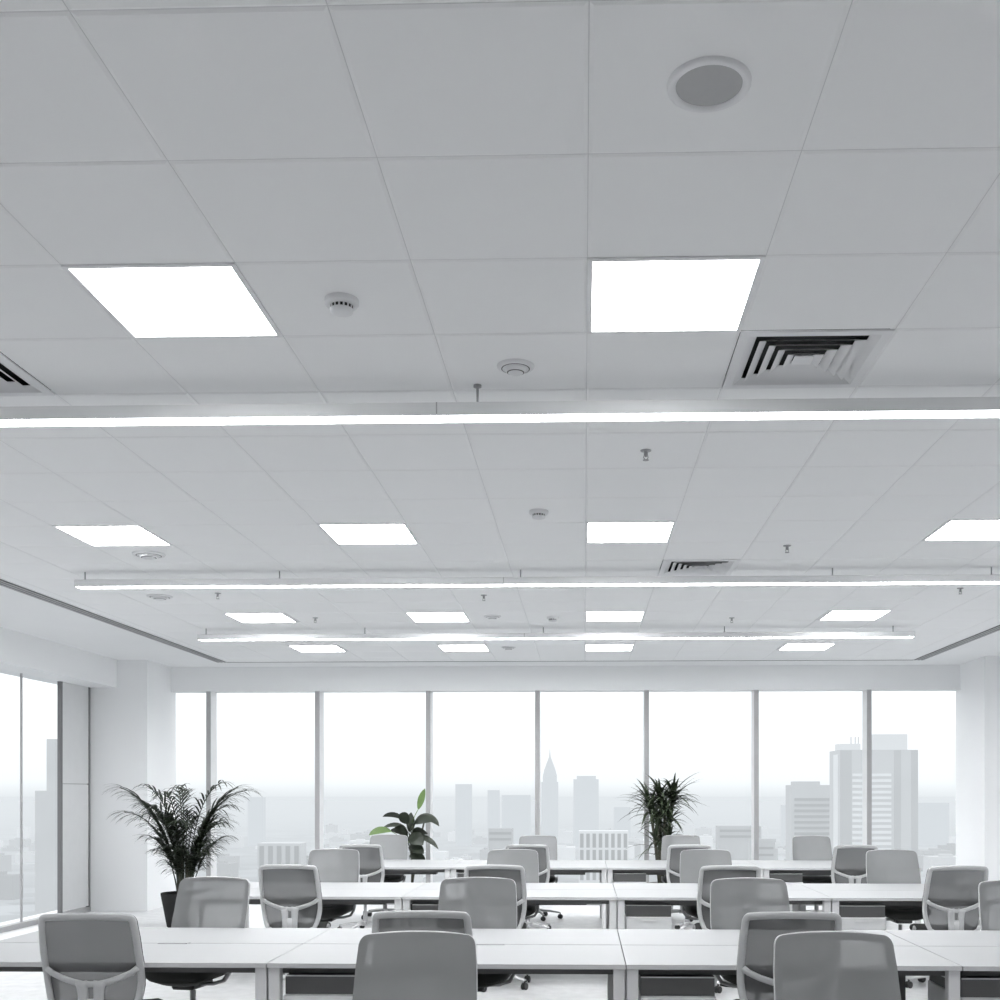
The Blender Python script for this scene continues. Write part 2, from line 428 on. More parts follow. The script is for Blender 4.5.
def disc():
    r = thing('ceiling_sensor', '', 'ceiling sensor', group='flat round sensors on the ceiling')
    a = MB(); a.lathe([(.066, 0), (.064, -.008), (.05, -.013), (.036, -.0135)], n=36, cap=False); a.build('mounting_plate', M['det'], r)
    a = MB(); a.lathe([(.037, -.0135), (.034, -.026), (.02, -.032), (.0001, -.033)], n=28, cap=False); a.build('dome', M['det'], r)
    a = MB(); a.lathe([(.0305, -.0285), (.027, -.0305)], n=28, cap=False); a.lathe([(.0505, -.0132), (.047, -.0142)], n=28, cap=False); a.build('dark_ring', M['slot_dark'], r)
    return r
sp2 = disc()
for k, (x, y, lab) in enumerate([(-.288, 4.62, 'flat round sensor just above the nearest pendant light'),
        (-3.28, 8.18, 'flat round sensor below the far left panel of the second row'),
        (-3.88, 9.93, 'pale round sensor below the left end of the middle pendant'),
        (-.93, 11.14, 'flat round disc between the two central panels of the third row'),
        (-.93, 13.52, 'flat round disc between the two central panels of the last row')]):
    if k == 0: o = sp2; o.location = (x, y, CZ); o['label'] = lab
    else: o = copy_thing(sp2, (x, y, CZ), 0, lab)
    q = (1.2, 1.85, 1.75, 1.35, 1.35)[k]; o.scale = (q, q, 1)
def sprinkler():
    r = thing('fire_sprinkler', '', 'sprinkler', group='fire sprinklers on the ceiling')
    a = MB(); a.lathe([(.030, .004), (.028, -.004), (.014, -.007), (.013, -.007)], n=24, cap=False); a.build('escutcheon', M['steel'], r)
    a = MB(); a.lathe([(.011, -.004), (.011, -.026), (.007, -.028), (.006, -.034)], n=14); a.tube([(-.009, 0, -.026), (-.012, 0, -.038), (-.003, 0, -.05)], .0025, 6); a.tube([(.009, 0, -.026), (.012, 0, -.038), (.003, 0, -.05)], .0025, 6)
    a.build('nozzle', M['steel'], r)
    a = MB(); a.lathe([(.016, -.050), (.016, -.052)], n=16); a.build('deflector', M['steel'], r)
    return r
kp = sprinkler()
for k, (x, y, lab) in enumerate([(.326, 5.78, 'fire sprinkler just below the nearest pendant, right of centre'),
        (1.48, 8.03, 'fire sprinkler above the middle pendant, right of the far air vent'),
        (-3.30, 9.80, 'fire sprinkler below the left part of the middle pendant'),
        (-.91, 9.96, 'fire sprinkler below the middle pendant, near the centre'),
        (-2.76, 11.2, 'fire sprinkler between the two left panels of the third row'),
        (3.31, 9.74, 'fire sprinkler near the right end of the middle pendant'),
        (1.52, 11.32, 'fire sprinkler in front of the farthest pendant, right of centre')]):
    if k == 0: kp.location = (x, y, CZ); kp['label'] = lab
    else: copy_thing(kp, (x, y, CZ), 0, lab)

PZB, PZT = 3.256, 3.312
for y, hx, lab in ((4.835, (-2.76, -.47, 1.84), 'nearest long grey linear pendant light with a glowing underside'),
                   (8.84, (-4.07, -2.47, -.51, 1.99, 3.25), 'middle linear pendant light, second from the camera'),
                   (11.91, (-4.14, -2.39, -.44, 1.52, 3.33), 'farthest and shortest-looking linear pendant light')):
    p = thing('linear_pendant', lab, 'pendant light', (-.335, y, PZB + (.022 if y > 6 else 0)), 0, 'long linear pendants')
    h = 3.80 if y < 10 else 3.885
    b = MB(); b.box(-h, h, -.050, .050, .006, PZT - PZB, .002)
    for dy in (-.050, .048): b.box(-h, h, dy, dy + .002, -.002, .008)
    b.build('housing', M['pend'], p)
    b = MB(); b.box(-h + .003, h - .003, -.047, .047, .0005, .005); b.build('diffuser', M['lit_line'] if y < 6 else M['lit_line2'], p)
    b = MB(); b.box(-.003 - .0, .003, -.0506, -.049, .004, PZT - PZB); sm = b.build('joint_seam', M['slot_fin'], p); sm.location = (-.31, 0, 0)
    for x in hx:
        q = MB(); q.lathe([(.018, CZ - PZB), (.018, CZ - PZB - .010), (.006, CZ - PZB - .014), (.005, PZT - PZB + .012), (.012, PZT - PZB + .008), (.012, PZT - PZB)], n=14)
        o = q.build('hanger', M['steel'], p); o.location = (x + .335, -.0, 0)

def slot(name, lab, x0, x1, y0, y1, n, along):
    r = thing(name, lab, 'air vent', (x0, y0, CZ), 0, 'linear slot vents around the ceiling')
    w, l = x1 - x0, y1 - y0
    b = MB(); b.box(0, w, 0, l, -.002, -.0005); b.build('backing', M['slot_dark'], r)
    for k in range(n):
        f = MB()
        if along == 'y':
            c = w * (k + .5) / n; f.box(c - .011, c + .011, 0, l, -.006, -.002)
        else:
            c = l * (k + .5) / n; f.box(0, w, c - .004, c + .004, -.004, -.002)
        f.build('fin', M['slot_fin'], r)
    return r
slot('slot_diffuser', 'dark linear slot vent along the left edge of the ceiling', SLX0, SLX1, YF, SBY, 3, 'y')
slot('slot_diffuser', 'dark linear slot vent along the right edge of the ceiling', SRX0, SRX1, YF, SBY, 3, 'y')
slot('slot_diffuser', 'thin dark slot across the ceiling before the far windows', SLX1, SRX0, SBY - .005, SBY + .03, 1, 'x')

# ------------------------------------------------------------------ desks
DT = .74
def desk(name, lab, x0, x1, y0, y1, cable=(), left_legs=True, panel=None):
    r = thing(name, lab, 'desk', ((x0 + x1) / 2, (y0 + y1) / 2, 0), 0, 'white bench desks in three rows')
    w = (x1 - x0) / 2; d = (y1 - y0) / 2; g = .0022
    for s in (-1, 1):
        t = MB(); ya, yb = (-d, -.006) if s < 0 else (.006, d)
        t.box(-w + g, w - g, ya, yb, DT - .0245, DT, .0015)
        o = t.build('desktop', M['desk'], r)
        e = MB(); yy = -d - .0008 if s < 0 else d - .0006
        e.box(-w + g + .002, w - g - .002, yy, yy + .0014, DT - .023, DT - .0025); e.build('edge_band', M['desk_edge'], o)
    for cx in cable:
        f = MB(); f.box(cx - .085, cx + .085, -.028, .028, DT, DT + .004, .001); f.build('cable_flap', M['shell'], r)
    for sy in (-1, 1):
        f = MB(); f.box(-w + .03, w - .03, sy * (d - .12) - .02, sy * (d - .12) + .02, DT - .065, DT - .026)
        f.build('frame_rail', M['tray'], r)
    c = MB(); c.box(-w + .25, w - .25, -.09, .09, DT - .13, DT - .06); c.build('cable_tray', M['tray'], r)
    if panel:
        c = MB(); c.box(panel[0], panel[1], -.012, .012, .30, DT - .03); c.build('modesty_panel', M['screen'], r)
    for sx in (-1, 1):
        if sx < 0 and not left_legs: continue
        for sy in (-1, 1):
            l = MB(); xa = sx * (w - .034); yc = sy * (d - .045)
            l.box(xa - .029, xa + .029, yc - .03, yc + .03, 0, DT - .0247, .003); l.build('leg', M['leg'], r)
        b = MB(); xa = sx * (w - .034); b.box(xa - .02, xa + .02, -d + .07, d - .07, DT - .075, DT - .028); b.build('cross_beam', M['leg'], r)
    return r
ROW = [(5.5, 6.94, [-3.41, -1.604, .2105, 1.880, 3.69]), (9.06, 10.5, [-3.29, -1.511, .274, 2.036, 3.82]), (12.66, 14.1, [-3.34, -1.55, .268, 2.07, 3.87])]
rn = ['front row', 'middle row', 'far row']; cn = ['left-end', 'left-centre', 'right-centre', 'right-end']
for k, (y0, y1, js) in enumerate(ROW):
    for q in range(4):
        w2 = (js[q + 1] - js[q]) / 2
        cable = ()
        if k == 0: cable = ((.16,), (.165,), (), ())[q]
        desk('bench_desk', 'white double bench desk, %s one of the %s of desks' % (cn[q], rn[k]), js[q], js[q + 1], y0, y1, cable, not (k == 0 and q == 3), (.05, .76) if (k == 0 and q == 2) else None)
# drawer pedestals under the near edge, right of each joint
def pedestal():
    r = thing('drawer_pedestal', '', 'drawer unit', group='grey drawer units under the desks')
    b = MB(); b.box(0, .385, .004, .54, .05, .572, .003); b.build('body', M['ped'], r)
    b = MB(); b.box(.006, .379, .02, .53, .573, .668); b.build('open_shelf', M['screen'], r)
    b = MB(); b.box(.006, .379, .012, .019, .664, .670); b.build('shelf_edge', M['leg'], r)
    for z0, z1 in ((.055, .30), (.304, .435), (.439, .568)):
        d_ = MB(); d_.box(.004, .381, -.016, .003, z0, z1, .002); o = d_.build('drawer', M['ped'], r)
        h_ = MB(); h_.box(.13, .255, -.024, -.016, z1 - .03, z1 - .02); h_.build('handle', M['leg'], o)
    for x in (.05, .335):
        for y in (.06, .48):
            c = MB(); c.lathe([(.022, 0), (.022, .05)], n=12); o = c.build('caster', M['rubber'], r); o.location = (x, y, 0)
    return r
pp = None
for k, (y0, y1, js) in enumerate(ROW):
    for q in (1, 2, 3):
        loc = (js[q] + (.072 if not (k == 0 and q == 3) else .012), y0 + .05, 0)
        lab = 'grey drawer unit under the %s desk of the %s' % (cn[q], rn[k])
        if pp is None: pp = pedestal(); pp.location = loc; pp['label'] = lab
        else: copy_thing(pp, loc, 0, lab)

# ------------------------------------------------------------------ chairs (local: sitter looks to +y)
ZB, ZT = .50, 1.0
def y_c(z):
    t = (z - ZB) / (ZT - ZB)
    return -.235 - .095 * max(t, 0) ** 1.5 + .018 * math.sin(PI * min(max(t * 1.6, 0), 1))
def Sf(x, z): return Vector((x, y_c(z) + .045 * (x / .24) ** 2, z))
def nrm(x, z):
    e = 1e-3
    return (Sf(x + e, z) - Sf(x - e, z)).cross(Sf(x, z + e) - Sf(x, z - e)).normalized()
def hw0(z):
    t = (z - ZB) / (ZT - ZB)
    pts = [(0, .192), (.12, .218), (.3, .235), (.5, .238), (.75, .234), (1, .224)]
    for (a, u), (b, v) in zip(pts, pts[1:]):
        if t <= b: return u + (v - u) * (t - a) / (b - a)
    return .224
RC = .021
def ztop(x): return ZT + .010 * (1 - (x / .22) ** 2)
def outline():
    L = []
    zs = [ZB + (ZT - RC - ZB) * k / 12 for k in range(13)]
    R = [(hw0(z), z) for z in zs]
    wt = hw0(ZT)
    for k in range(1, 7):
        a = PI / 2 * k / 6
        R.append((wt - RC + RC * math.cos(a) , ZT - RC + RC * math.sin(a)))
    top = [((wt - RC) * (1 - k / 5), 0) for k in range(1, 6)]
    R += [(x, ztop(x)) for x, _ in top]
    # bottom rounded
    b0 = [(.0, ZB - .035), (.08, ZB - .033), (.15, ZB - .022)]
    right = b0 + R
    left = [(-x, z) for x, z in reversed(right[1:-1])]
    return right + left
def make_chair():
    r = thing('office_chair', '', 'office chair', group='grey mesh task chairs at the desks')
    ol = outline()
    P = [Sf(x, z) for x, z in ol]
    f = MB(); f.sweep(P, lambda i: nrm(*ol[i]), .0185, .011, 10, True)
    # Y-shaped brace across the back
    off = .010
    pts = [(.229, .738), (.20, .714), (.15, .691), (.09, .671), (.045, .661), (0, .658), (-.045, .661), (-.09, .671), (-.15, .691), (-.20, .714), (-.229, .738)]
    f.sweep([Sf(x, z) + Vector((0, -off, 0)) for x, z in pts], lambda i: nrm(*pts[i]), .0165, .009, 8)
    f.build('backrest_frame', M['ch_frame'], r)
    s = MB()
    for sg in (-1, 1):
        q = [(sg * .048, .672), (sg * .042, .645), (sg * .039, .60), (sg * .038, .54), (sg * .036, .47)]
        s.sweep([Sf(x, z) + Vector((0, -off - .002, 0)) for x, z in q], lambda i: nrm(*q[i]), [.034, .030, .027, .026, .027], .010, 8)
    q2 = [(0, .585), (0, .54), (0, .47)]
    s.sweep([Sf(x, z) + Vector((0, -off - .002, 0)) for x, z in q2], lambda i: nrm(*q2[i]), .03, .0095, 8)
    q3 = [Vector((0, -.245, .49)), Vector((0, -.25, .44)), Vector((0, -.215, .405)), Vector((0, -.10, .395))]
    s.sweep(q3, lambda i: [(0, 1, 0), (0, 1, .2), (0, .5, 1), (0, 0, 1)][i], .045, .012, 10)
    s.build('back_support', M['ch_frame'], r)
    g = MB(); RR = RC + .014; ZM = ZT + .014; zs = [ZB - .03 + (ZM - RR - ZB + .03) * k / 12 for k in range(13)] + [ZM - RR + RR * math.sin(PI / 2 * k / 8) for k in range(1, 9)]
    nx = 12; vs = []
    for z in zs:
        if z < ZB: w = .10 + (hw0(ZB) - .10) * (z - ZB + .03) / .03
        elif z <= ZM - RR: w = hw0(z) + .0165
        else:
            w = hw0(ZT) + .0165 - RR + math.sqrt(max(RR * RR - (z - ZM + RR) ** 2, 0))
        for k in range(nx + 1):
            x = w * (2 * k / nx - 1)
            zz = z + .010 * (1 - (x / .24) ** 2) * min(1, max(0, (z - ZT + .05) / .05))
            vs.append(Sf(x, zz) + Vector((0, .0135, 0)))
    fs = [(j*(nx+1)+k, j*(nx+1)+k+1, (j+1)*(nx+1)+k+1, (j+1)*(nx+1)+k) for j in range(len(zs) - 1) for k in range(nx)]
    g.add(vs, [tuple(reversed(q)) for q in fs], True); g.build('backrest_mesh', M['ch_mesh'], r)
    # seat
    def slab(m, prof, n=40, pw=3.6, cy=.03):
        vs = []
        for sx, sy, z in prof:
            for k in range(n):
                a = 2 * PI * k / n; c_, s_ = math.cos(a), math.sin(a)
                x = sx * math.copysign(abs(c_) ** (2 / pw), c_); y = sy * math.copysign(abs(s_) ** (2 / pw), s_)
                dz = -.018 * max(0, y / sy) ** 3 + .010 * (x / max(sx, .01)) ** 2
                vs.append((x, y + cy, z + dz))
        fs = [(j*n+k, j*n+(k+1) % n, (j+1)*n+(k+1) % n, (j+1)*n+k) for j in range(len(prof) - 1) for k in range(n)]
        m.add(vs, fs, True); m.add(vs[:n], [tuple(range(n-1, -1, -1))]); m.add(vs[-n:], [tuple(range(n))])
    s = MB(); slab(s, [(.22, .21, .447), (.238, .228, .455), (.243, .235, .475), (.238, .23, .496), (.215, .208, .508), (.12, .12, .511)]); s.build('seat', M['seat'], r)
    s = MB(); slab(s, [(.10, .12, .405), (.17, .17, .418), (.225, .215, .440), (.232, .222, .449)]); s.build('seat_shell', M['seat'], r)
    s = MB(); s.box(-.075, .075, -.12, .13, .365, .412, .01); s.tube([(.07, .03, .385), (.2, .03, .392), (.235, .03, .40)], .006, 8); s.build('tilt_mechanism', M['rubber'], r)
    # arm-like side brackets under the seat
    for sg in (-1, 1):
        s = MB(); q = [(sg * .06, .02, .39), (sg * .16, .03, .395), (sg * .225, .03, .415), (sg * .252, .02, .46), (sg * .256, -.02, .50)]
        s.sweep(q, lambda i: (0, 1, 0), .012, .022, 8); s.build('side_bracket', M['shell'], r)
    s = MB(); s.lathe([(.027, .09), (.027, .24), (.018, .241), (.018, .37)], n=16); s.build('gas_column', M['shell'], r)
    s = MB(); s.lathe([(.04, .075), (.044, .10), (.036, .125)], n=20)
    for k in range(5):
        a = 2 * PI * k / 5 + PI / 2 + .3; c_, s_ = math.cos(a), math.sin(a)
        q = [(.03 * c_, .03 * s_, .105), (.16 * c_, .16 * s_, .100), (.30 * c_, .30 * s_, .078)]
        s.sweep(q, lambda i: (0, 0, 1), [.026, .021, .015], [.018, .014, .010], 8)
    s.build('star_base', M['base'], r)
    for k in range(5):
        a = 2 * PI * k / 5 + PI / 2 + .3
        w = MB(); R = Matrix.Rotation(PI / 2, 4, 'Y')
        for dx in (-.014, .014):
            w.lathe([(.02, -.009), (.028, -.006), (.029, .0), (.028, .006), (.02, .009)], (dx, 0, .029), 16, R)
        w.tube([(0, 0, .03), (0, 0, .075)], .008, 8)
        o = w.build('caster', M['rubber'], r); o.location = (.295 * math.cos(a), .295 * math.sin(a), 0); o.rotation_euler = (0, 0, a * 2.7)
    return r
# (x, y of the back, seen from, sideways turn, lift, label)
CH = [
 (-.69, 4.58, 'f', .00, -.005, 'nearest grey mesh chair in the bottom foreground, left of centre, facing the camera'),
 (1.022, 4.58, 'f', .03, .0, 'nearest grey mesh chair in the bottom foreground, right of centre, facing the camera'),
 (-2.475, 5.36, 'b', .05, -.02, 'chair seen from behind at the bottom left, before the front row of desks'),
 (-.798, 5.33, 'b', .02, 0, 'chair seen from behind, mostly hidden by the nearest left-of-centre chair'),
 (1.015, 5.33, 'b', .02, 0, 'chair seen from behind, partly hidden by the nearest right-of-centre chair'),
 (-2.385, 7.1, 'f', -.16, .028, 'chair in front of the potted palm, behind the front row of desks'),
 (-.681, 7.1, 'f', .0, .028, 'chair left of centre facing the camera across the front row of desks'),
 (1.052, 7.1, 'f', .04, .028, 'chair right of centre facing the camera across the front row of desks'),
 (2.75, 7.1, 'f', .02, .018, 'chair cut off by the right edge of the photo behind the front desks'),
 (-2.39, 8.75, 'b', -.03, 0, 'chair seen from behind before the middle desk row, right of the palm chair'),
 (-.718, 8.75, 'b', .0, 0, 'second chair from the left seen from behind before the middle row of desks'),
 (1.169, 8.75, 'b', .02, 0, 'third chair from the left seen from behind before the middle row of desks'),
 (2.975, 8.75, 'b', .05, 0, 'rightmost chair seen from behind before the middle row of desks'),
 (-2.432, 10.68, 'f', .0, .028, 'leftmost chair facing the camera across the middle row of desks'),
 (-.689, 10.68, 'f', .0, .028, 'second chair from the left facing the camera across the middle desks'),
 (1.173, 10.68, 'f', .03, .028, 'third chair from the left facing the camera across the middle desks'),
 (2.955, 10.68, 'f', .02, .028, 'rightmost chair facing the camera across the middle row of desks'),
 (-2.514, 12.25, 'b', .02, 0, 'leftmost chair seen from behind before the far row of desks'),
 (-.636, 12.25, 'b', .02, 0, 'second chair from the left seen from behind before the far desks'),
 (1.182, 12.25, 'b', .0, 0, 'third chair from the left seen from behind before the far desks'),
 (3.03, 12.25, 'b', .03, 0, 'rightmost chair seen from behind before the far row of desks'),
 (-2.544, 14.3, 'f', .0, .03, 'chair behind the far desks, in front of the broad-leaved plant'),
 (-.596, 14.3, 'f', .0, .022, 'chair behind the far desks, just left of the hazy spire'),
 (1.259, 14.3, 'f', -.03, .03, 'chair behind the far desks, in front of the bushy strap-leaved plant'),
 (2.934, 14.3, 'f', .03, .022, 'rightmost chair behind the far desks, below the hazy office blocks'),
]
cp = make_chair()
UP = ('backrest_frame', 'backrest_mesh', 'back_support', 'seat', 'seat_shell', 'tilt_mechanism', 'side_bracket')
for k, (x, y, d, turn, lift, lab) in enumerate(CH):
    # the given point is the middle of the back's top edge
    rz = (0 if d == 'b' else PI) + turn
    bx, by = 0, y_c(ZT)
    ox = x - (bx * math.cos(rz) - by * math.sin(rz)); oy = y - (bx * math.sin(rz) + by * math.cos(rz))
    if k == 0: c = cp; c.location = (ox, oy, 0); c.rotation_euler = (0, 0, rz); c['label'] = lab
    else: c = copy_thing(cp, (ox, oy, 0), rz, lab)
    for ch in c.children:
        if ch.name.split('.')[0] in UP: ch.location = (0, 0, lift)

# ------------------------------------------------------------------ plants
def leaf_strip(m, base, dirv, L, w, droop, n=6, twist=0.0, fold=.25, shape='strap'):
    d = Vector(dirv).normalized(); p = Vector(base); side = d.cross(Vector((0, 0, 1)))
    if side.length < .05: side = Vector((1, 0, 0))
    side.normalize(); side = Matrix.Rotation(twist, 3, d) @ side
    rows = []
    for k in range(n + 1):
        t = k / n
        if shape == 'strap': ww = w * min(1, .35 + 3 * t) * (1 - t ** 2.2)
        elif shape == 'oval': ww = w * max(.04, math.sin(PI * min(1, .04 + t * .96)) ** .75)
        up = side.cross(d)
        rows.append((p + side * ww - up * (-fold) * ww, p.copy(), p - side * ww + up * fold * ww))
        d = (d + Vector((0, 0, -droop / n))).normalized(); side = (side - d * side.dot(d)).normalized()
        p = p + d * (L / n)
    vs = [q for r_ in rows for q in r_]
    fs = []
    for k in range(n):
        a = k * 3; fs += [(a, a + 1, a + 4, a + 3), (a + 1, a + 2, a + 5, a + 4)]
    m.add(vs, fs, True)
def pot(r, mat, R, H, z0=0.0):
    p = MB(); p.lathe([(R * .70, z0), (R * .74, z0 + .01), (R, z0 + H - .02), (R, z0 + H), (R * .92, z0 + H), (R * .90, z0 + H - .04)], n=32, cap=False)
    p.lathe([(.001, z0 + .002), (R * .70, z0 + .002)], n=32, cap=False); p.build('pot', mat, r)
    s = MB(); s.lathe([(.0001, z0 + H - .03), (R * .5, z0 + H - .025), (R * .905, z0 + H - .04)], n=24, cap=False); s.build('soil', M['soil'], r)

pr = thing('potted_palm', 'tall dark feathery palm in a black tapered pot before the left corner column', 'plant', (-4.78, 13.0, 0))
pot(pr, M['pot_dark'], .27, .41)
rng = random.Random(5)
def frond(m, az, lean, L, droop, z0, rb=.06, leafL=.30):
    d = Vector((math.cos(az) * lean, math.sin(az) * lean, 1)).normalized()
    p = Vector((math.cos(az) * rb, math.sin(az) * rb, z0)); pts = [p.copy()]; n = 14; ds = [d.copy()]
    for k in range(n):
        t = k / n
        d = (d + Vector((math.cos(az) * droop * .018 * (1 + 5 * t * t), math.sin(az) * droop * .018 * (1 + 5 * t * t), -droop * .17 * t * t))).normalized()
        p = p + d * (L / n); pts.append(p.copy()); ds.append(d.copy())
    m.tube(pts, .0055, 5)
    for k in range(5, n + 1):
        t = (k - 5) / (n - 5)
        for sg in (-1, 1):
            for h in (0, .5):
                if k == n and h: continue
                q = pts[k] + (ds[k] * (L / n) * h)
                side = ds[k].cross(Vector((0, 0, 1))).normalized() * sg
                ld = (ds[k] * (.8 + .5 * t) + side * (.8 - .4 * t) + Vector((0, 0, rng.uniform(-.15, .2)))).normalized()
                ll = leafL * (.62 + .6 * math.sin(PI * (.15 + .75 * t))) * rng.uniform(.85, 1.1)
                leaf_strip(m, q, ld, ll, .0135, rng.uniform(.8, 1.6), 5, 0, .15)
for k in range(36):
    az = k * 2.39996 + rng.uniform(-.2, .2)
    tier = k % 3
    lean, L, dr = [(rng.uniform(.02, .15), rng.uniform(1.25, 1.58), rng.uniform(.8, 1.3)), (rng.uniform(.02, .20), rng.uniform(.95, 1.25), rng.uniform(.8, 1.4)), (rng.uniform(.08, .34), rng.uniform(.60, .95), 1.0)][tier]
    m = MB(); frond(m, az, lean, L, dr, .40, .05 + .03 * (k % 2), .30 if tier < 2 else .27)
    m.build('frond', M['palm'], pr)
s = MB()
for k in range(6):
    a = k * 1.1; s.tube([(.07 * math.cos(a), .07 * math.sin(a), .38), (.075 * math.cos(a), .075 * math.sin(a), .62), (.07 * math.cos(a), .07 * math.sin(a), .86)], .016, 8)
s.build('cane_cluster', M['stem'], pr)

dr_ = thing('strap_leaf_plant', 'bushy dark strap-leaved plant behind the far desks, right of the hazy spire', 'plant', (1.07, 14.98, 0))
pot(dr_, M['pot_grey'], .19, .38)
heads = [((-.03, .02, 1.55), 44, .46, 1.2), ((-.17, -.02, 1.40), 44, .46, 1.1), ((.15, .03, 1.52), 44, .48, 1.2), ((.03, -.05, 1.36), 44, .42, 1.1), ((-.07, -.03, 1.22), 32, .42, 1.1), ((.10, -.02, 1.25), 26, .30, .9), ((.03, .02, 1.05), 14, .22, .6), ((.10, -.03, .97), 16, .34, .8), ((-.10, -.04, .92), 14, .42, 1.1), ((-.02, -.03, .80), 10, .36, 1.0)]
for hx, hy, hz in [h[0] for h in heads]:
    t = MB(); t.tube([(hx * .25, hy * .25, .34), (hx * .55, hy * .6, (.34 + hz) / 2), (hx, hy, hz + .03)], .020, 8); t.build('trunk', M['stem'], dr_)
for (h, n, L, dp_) in heads:
    m = MB()
    for k in range(n):
        az = k * 2.39996; up = rng.uniform(.0, 2.3)
        leaf_strip(m, (h[0], h[1], h[2] + rng.uniform(-.10, .06)), (math.cos(az), math.sin(az), up), L * rng.uniform(.8, 1.15), rng.uniform(.018, .028), dp_ * rng.uniform(.7, 1.3), 6, 0, .3)
    m.build('leaf_tuft', M['drac'], dr_)

br = thing('broad_leaf_plant', 'plant with broad oval leaves, two of them bright green, behind the far desks', 'plant', (-2.36, 15.0, 0))
pot(br, M['pot_dark'], .17, .34)
t = MB(); t.tube([(0, 0, .32), (.01, 0, .6), (-.01, 0, .88), (.02, 0, 1.16)], .018, 8); t.tube([(0, .01, .32), (.05, .01, .65), (.12, .01, 1.0), (.17, .01, 1.22)], .012, 8); t.build('stem', M['stem'], br)
#  base point (relative, at the stem), direction, length, half width, droop, bright
LV = [((.15, -.02, 1.36), (.40, -.1, 1), .30, .060, -.3, 1.25, 1),
      ((-.22, -.04, 1.055), (-1, -.3, .42), .32, .060, 1.0, -.9, 1),
      ((.01, -.03, 1.16), (-.25, -.5, .75), .24, .075, .7, 1.0, 0), ((-.04, 0, 1.20), (-.75, .1, .75), .34, .050, 1.2, .9, 0), ((-.03, .02, 1.10), (-.9, .2, .55), .38, .042, 1.1, -.8, 0),
      ((.10, -.02, 1.16), (.75, -.3, .55), .30, .085, .9, .8, 0), ((.14, 0, 1.24), (.8, .1, .4), .34, .065, 1.6, .9, 0), ((.08, -.02, 1.02), (.6, -.5, .4), .30, .075, .8, -.8, 0),
      ((.02, -.04, .98), (.7, -.5, .1), .30, .105, .9, .9, 0), ((.05, 0, .98), (.9, -.1, .25), .44, .050, 1.3, .8, 0), ((.02, -.03, .84), (.7, -.4, .1), .28, .080, .8, .9, 0),
      ((.0, .03, .92), (.5, .6, .5), .30, .07, .9, .9, 0), ((.02, 0, 1.05), (.05, .3, 1), .28, .070, .2, .9, 0), ((-.02, -.03, 1.02), (-.4, -.6, .6), .28, .07, .9, 1.0, 0), ((-.01, -.02, 1.0), (-.6, .3, .5), .30, .055, .9, .8, 0), ((.05, -.02, 1.0), (.35, -.2, 1), .30, .045, .3, .9, 0),
      ((0, -.05, .92), (-.15, -.6, .9), .30, .07, .6, 1.1, 0), ((.03, -.03, .72), (.6, -.2, .1), .26, .070, .8, .9, 0)]
for b, d, L, w, dp_, tw, bright in LV:
    m = MB()
    leaf_strip(m, (b[0] - .06, b[1], b[2] + .02), d, L, w, dp_, 8, tw, .2, 'oval')
    pt = Vector((b[0] - .06, b[1], b[2] + .02)); st = Vector((.0, 0, max(.5, b[2] - .16)))
    m.tube([st, (st + pt) / 2 + Vector((0, 0, .01)), pt], .005, 5)
    o = m.build('leaf', M['bright'] if bright else M['broad'], br)
    if bright: o['label'] = 'bright green broad leaf'

# ------------------------------------------------------------------ the misty city outside
GZ = -95
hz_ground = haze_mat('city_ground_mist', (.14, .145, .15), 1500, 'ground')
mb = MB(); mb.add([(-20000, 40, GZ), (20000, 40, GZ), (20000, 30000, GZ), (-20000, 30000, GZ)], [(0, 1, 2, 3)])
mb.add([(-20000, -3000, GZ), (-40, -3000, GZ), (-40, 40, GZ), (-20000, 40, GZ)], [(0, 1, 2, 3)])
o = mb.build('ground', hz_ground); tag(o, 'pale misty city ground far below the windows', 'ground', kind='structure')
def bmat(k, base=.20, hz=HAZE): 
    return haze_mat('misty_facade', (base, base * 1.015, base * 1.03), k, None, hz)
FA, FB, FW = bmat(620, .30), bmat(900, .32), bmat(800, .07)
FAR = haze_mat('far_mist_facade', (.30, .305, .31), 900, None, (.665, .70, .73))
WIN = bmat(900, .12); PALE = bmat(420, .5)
def building(name, lab, boxes, bands=(), z0=GZ, mat=None, wmat=None, group=None, loc=(0, 0)):
    r = thing(name, lab, 'building', (loc[0], loc[1], z0), 0, group)
    for nm, x0, x1, y0, y1, za, zb in boxes:
        b = MB(); b.box(x0 - loc[0], x1 - loc[0], y0 - loc[1], y1 - loc[1], za - z0, zb - z0); b.build(nm, mat or FA, r)
    for nm, x0, x1, y0, y1, za, zb in bands:
        b = MB(); b.box(x0 - loc[0], x1 - loc[0], y0 - loc[1], y1 - loc[1], za - z0, zb - z0); b.build(nm, wmat or WIN, r)
    return r
# tall office tower on the right (520 m away)
D = 520
bands = [('window_band', 126.3, 144.5, D - .5, D, z, z + 1.3) for z in [9.5 - 2.7 * k for k in range(19)]]
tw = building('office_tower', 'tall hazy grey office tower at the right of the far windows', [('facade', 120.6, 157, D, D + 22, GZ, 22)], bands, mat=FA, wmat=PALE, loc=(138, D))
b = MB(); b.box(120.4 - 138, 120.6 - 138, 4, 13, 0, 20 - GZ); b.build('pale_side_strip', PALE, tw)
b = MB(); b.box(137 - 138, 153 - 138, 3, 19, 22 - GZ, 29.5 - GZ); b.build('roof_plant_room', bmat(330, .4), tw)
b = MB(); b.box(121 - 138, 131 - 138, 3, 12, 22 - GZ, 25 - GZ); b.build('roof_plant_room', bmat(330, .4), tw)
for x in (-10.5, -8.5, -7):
    b = MB(); b.box(x, x + .5, 8, 8.5, 25 - GZ, 28.5 - GZ); b.build('roof_mast', FA, tw)
